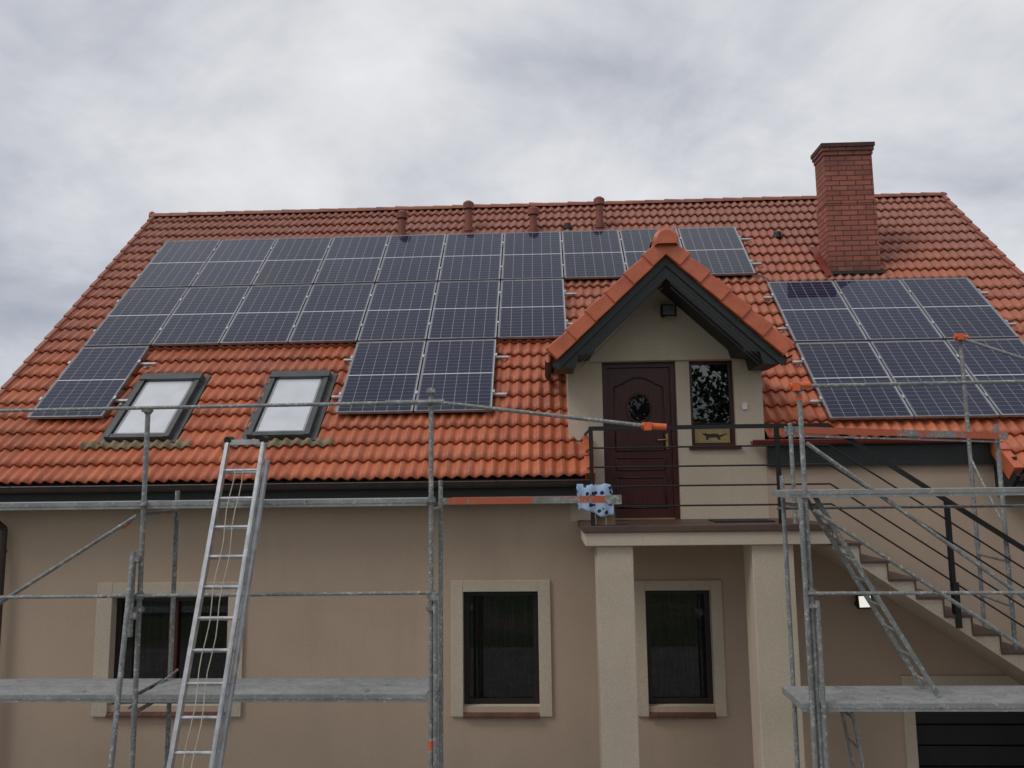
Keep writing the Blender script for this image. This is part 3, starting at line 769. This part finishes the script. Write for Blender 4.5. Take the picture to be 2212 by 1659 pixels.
# ------------------------------------------------------------------ ground, background trees
mb=MB(); mb.poly([(-400,-400,0),(400,-400,0),(400,400,0),(-400,400,0)],'ground'); mb.make('ground')
mb=MB(); mb.poly([(-11,1,.004),(12,1,.004),(12,WY-.002,.004),(-11,WY-.002,.004)],'concrete'); mb.make('paved_yard')
mb=MB(); rnd=random.Random(5)
for t in range(13):
    cx=-46+t*8+rnd.uniform(-2,2); cy=-26+rnd.uniform(-5,3); hh=rnd.uniform(10,14)
    dense=0<cx<20
    if dense: hh=13.
    mb.tube((cx,cy,0),(cx+rnd.uniform(-.4,.4),cy,hh*.6),.28,'bark',8,r2=.1)
    for b_ in range(7):
        an=rnd.uniform(0,6.28); z0=hh*rnd.uniform(.3,.55); L=rnd.uniform(1.5,3); e=(cx+L*math.cos(an),cy+L*math.sin(an),z0+L*.8); mb.tube((cx,cy,z0),e,.1,'bark',6,r2=.03)
    cl=[(cx+rnd.gauss(0,2.4),cy+rnd.gauss(0,1.7),hh*.48+rnd.gauss(0,hh*.16),rnd.uniform(1.3,2.3)) for _ in range(30 if dense else 16)]
    for (a,b,c,r) in cl:
        for _ in range(230 if dense else 130):
            d=Vector((rnd.gauss(0,1),rnd.gauss(0,1),rnd.gauss(0,.8))).normalized()*r*rnd.uniform(.3,1.05); p=Vector((a,b,c))+d
            if p.z<.4: continue
            u=Vector((rnd.gauss(0,1),rnd.gauss(0,1),rnd.gauss(0,1))).normalized(); v=u.cross(Vector((rnd.gauss(0,1),rnd.gauss(0,1),rnd.gauss(0,1)))).normalized(); s_=rnd.uniform(.14,.26)
            mb.poly([p-u*s_,p-v*s_*.7,p+u*s_,p+v*s_*.7],'leaf')
mb.make('distant_tree_row')

# ------------------------------------------------------------------ sky
w=bpy.data.worlds.new('World'); S.world=w; w.use_nodes=True
k=NT.__new__(NT); k.t=w.node_tree; k.n=k.t.nodes; k.l=k.t.links
bg=k.n['Background']
SE=math.radians(48); SA=math.radians(238)
sky=k.add('ShaderNodeTexSky',sky_type='NISHITA'); sky.sun_disc=False; sky.sun_elevation=SE; sky.sun_rotation=SA
tc=k.add('ShaderNodeTexCoord').outputs['Generated']; sp=k.add('ShaderNodeSeparateXYZ'); k.link(tc,sp.inputs[0])
zc=k.math('ADD',k.math('MAXIMUM',sp.outputs[2],0.),.36)
cb=k.add('ShaderNodeCombineXYZ'); k.link(k.math('DIVIDE',sp.outputs[0],zc),cb.inputs[0]); k.link(k.math('DIVIDE',sp.outputs[1],zc),cb.inputs[1])
mp=k.add('ShaderNodeMapping'); mp.inputs['Location'].default_value=(2.35,4.4,0); k.link(cb.outputs[0],mp.inputs[0])
n1=k.noise(mp.outputs[0],2.6,9,.56,.35); n2=k.noise(mp.outputs[0],1.3,3,.5,.2); n3=k.noise(mp.outputs[0],8,6,.6,.4)
f=k.math('ADD',k.math('ADD',k.math('MULTIPLY',n1,.55),k.math('MULTIPLY',n2,.38)),k.math('MULTIPLY',n3,.12))
c=k.ramp(f,[(.28,(.30,.33,.40)),(.43,(.46,.48,.54)),(.52,(.60,.615,.66)),(.60,(.72,.73,.75)),(.74,(.86,.86,.87))])
skys=k.mix(1.,sky.outputs[0],(.08,.08,.08),'MULTIPLY')
c=k.mix(.92,skys,c)
k.link(c,bg.inputs[0]); bg.inputs[1].default_value=1.06

sun=bpy.data.lights.new('sun','SUN'); sun.energy=1.15; sun.angle=math.radians(22); sun.color=(1,.96,.9)
so=bpy.data.objects.new('sun',sun); col.objects.link(so)
az=SA; dirv=Vector((math.sin(az)*math.cos(SE),math.cos(az)*math.cos(SE),math.sin(SE)))
so.rotation_euler=dirv.to_track_quat('Z','Y').to_euler(); so.location=(0,-5,20)

# ------------------------------------------------------------------ camera
th=math.atan(.123);ro=.0126;ps=math.radians(2.3)
def vec(x,y,F0):
    F=F0*math.cos(th)-y*math.sin(th);Z=F0*math.sin(th)+y*math.cos(th)
    return Vector((x*math.cos(ps)-F*math.sin(ps), x*math.sin(ps)+F*math.cos(ps), Z))
r_=vec(math.cos(ro),-math.sin(ro),0);u_=vec(math.sin(ro),math.cos(ro),0);f_=vec(0,0,1)
cd=bpy.data.cameras.new('camera'); cd.sensor_width=36; cd.lens=36*1670/2212; cd.clip_end=2000; cd.clip_start=.05
co=bpy.data.objects.new('camera',cd); col.objects.link(co)
mt=Matrix(((r_.x,u_.x,-f_.x,0),(r_.y,u_.y,-f_.y,0),(r_.z,u_.z,-f_.z,4.2),(0,0,0,1)))
co.matrix_world=mt; S.camera=co
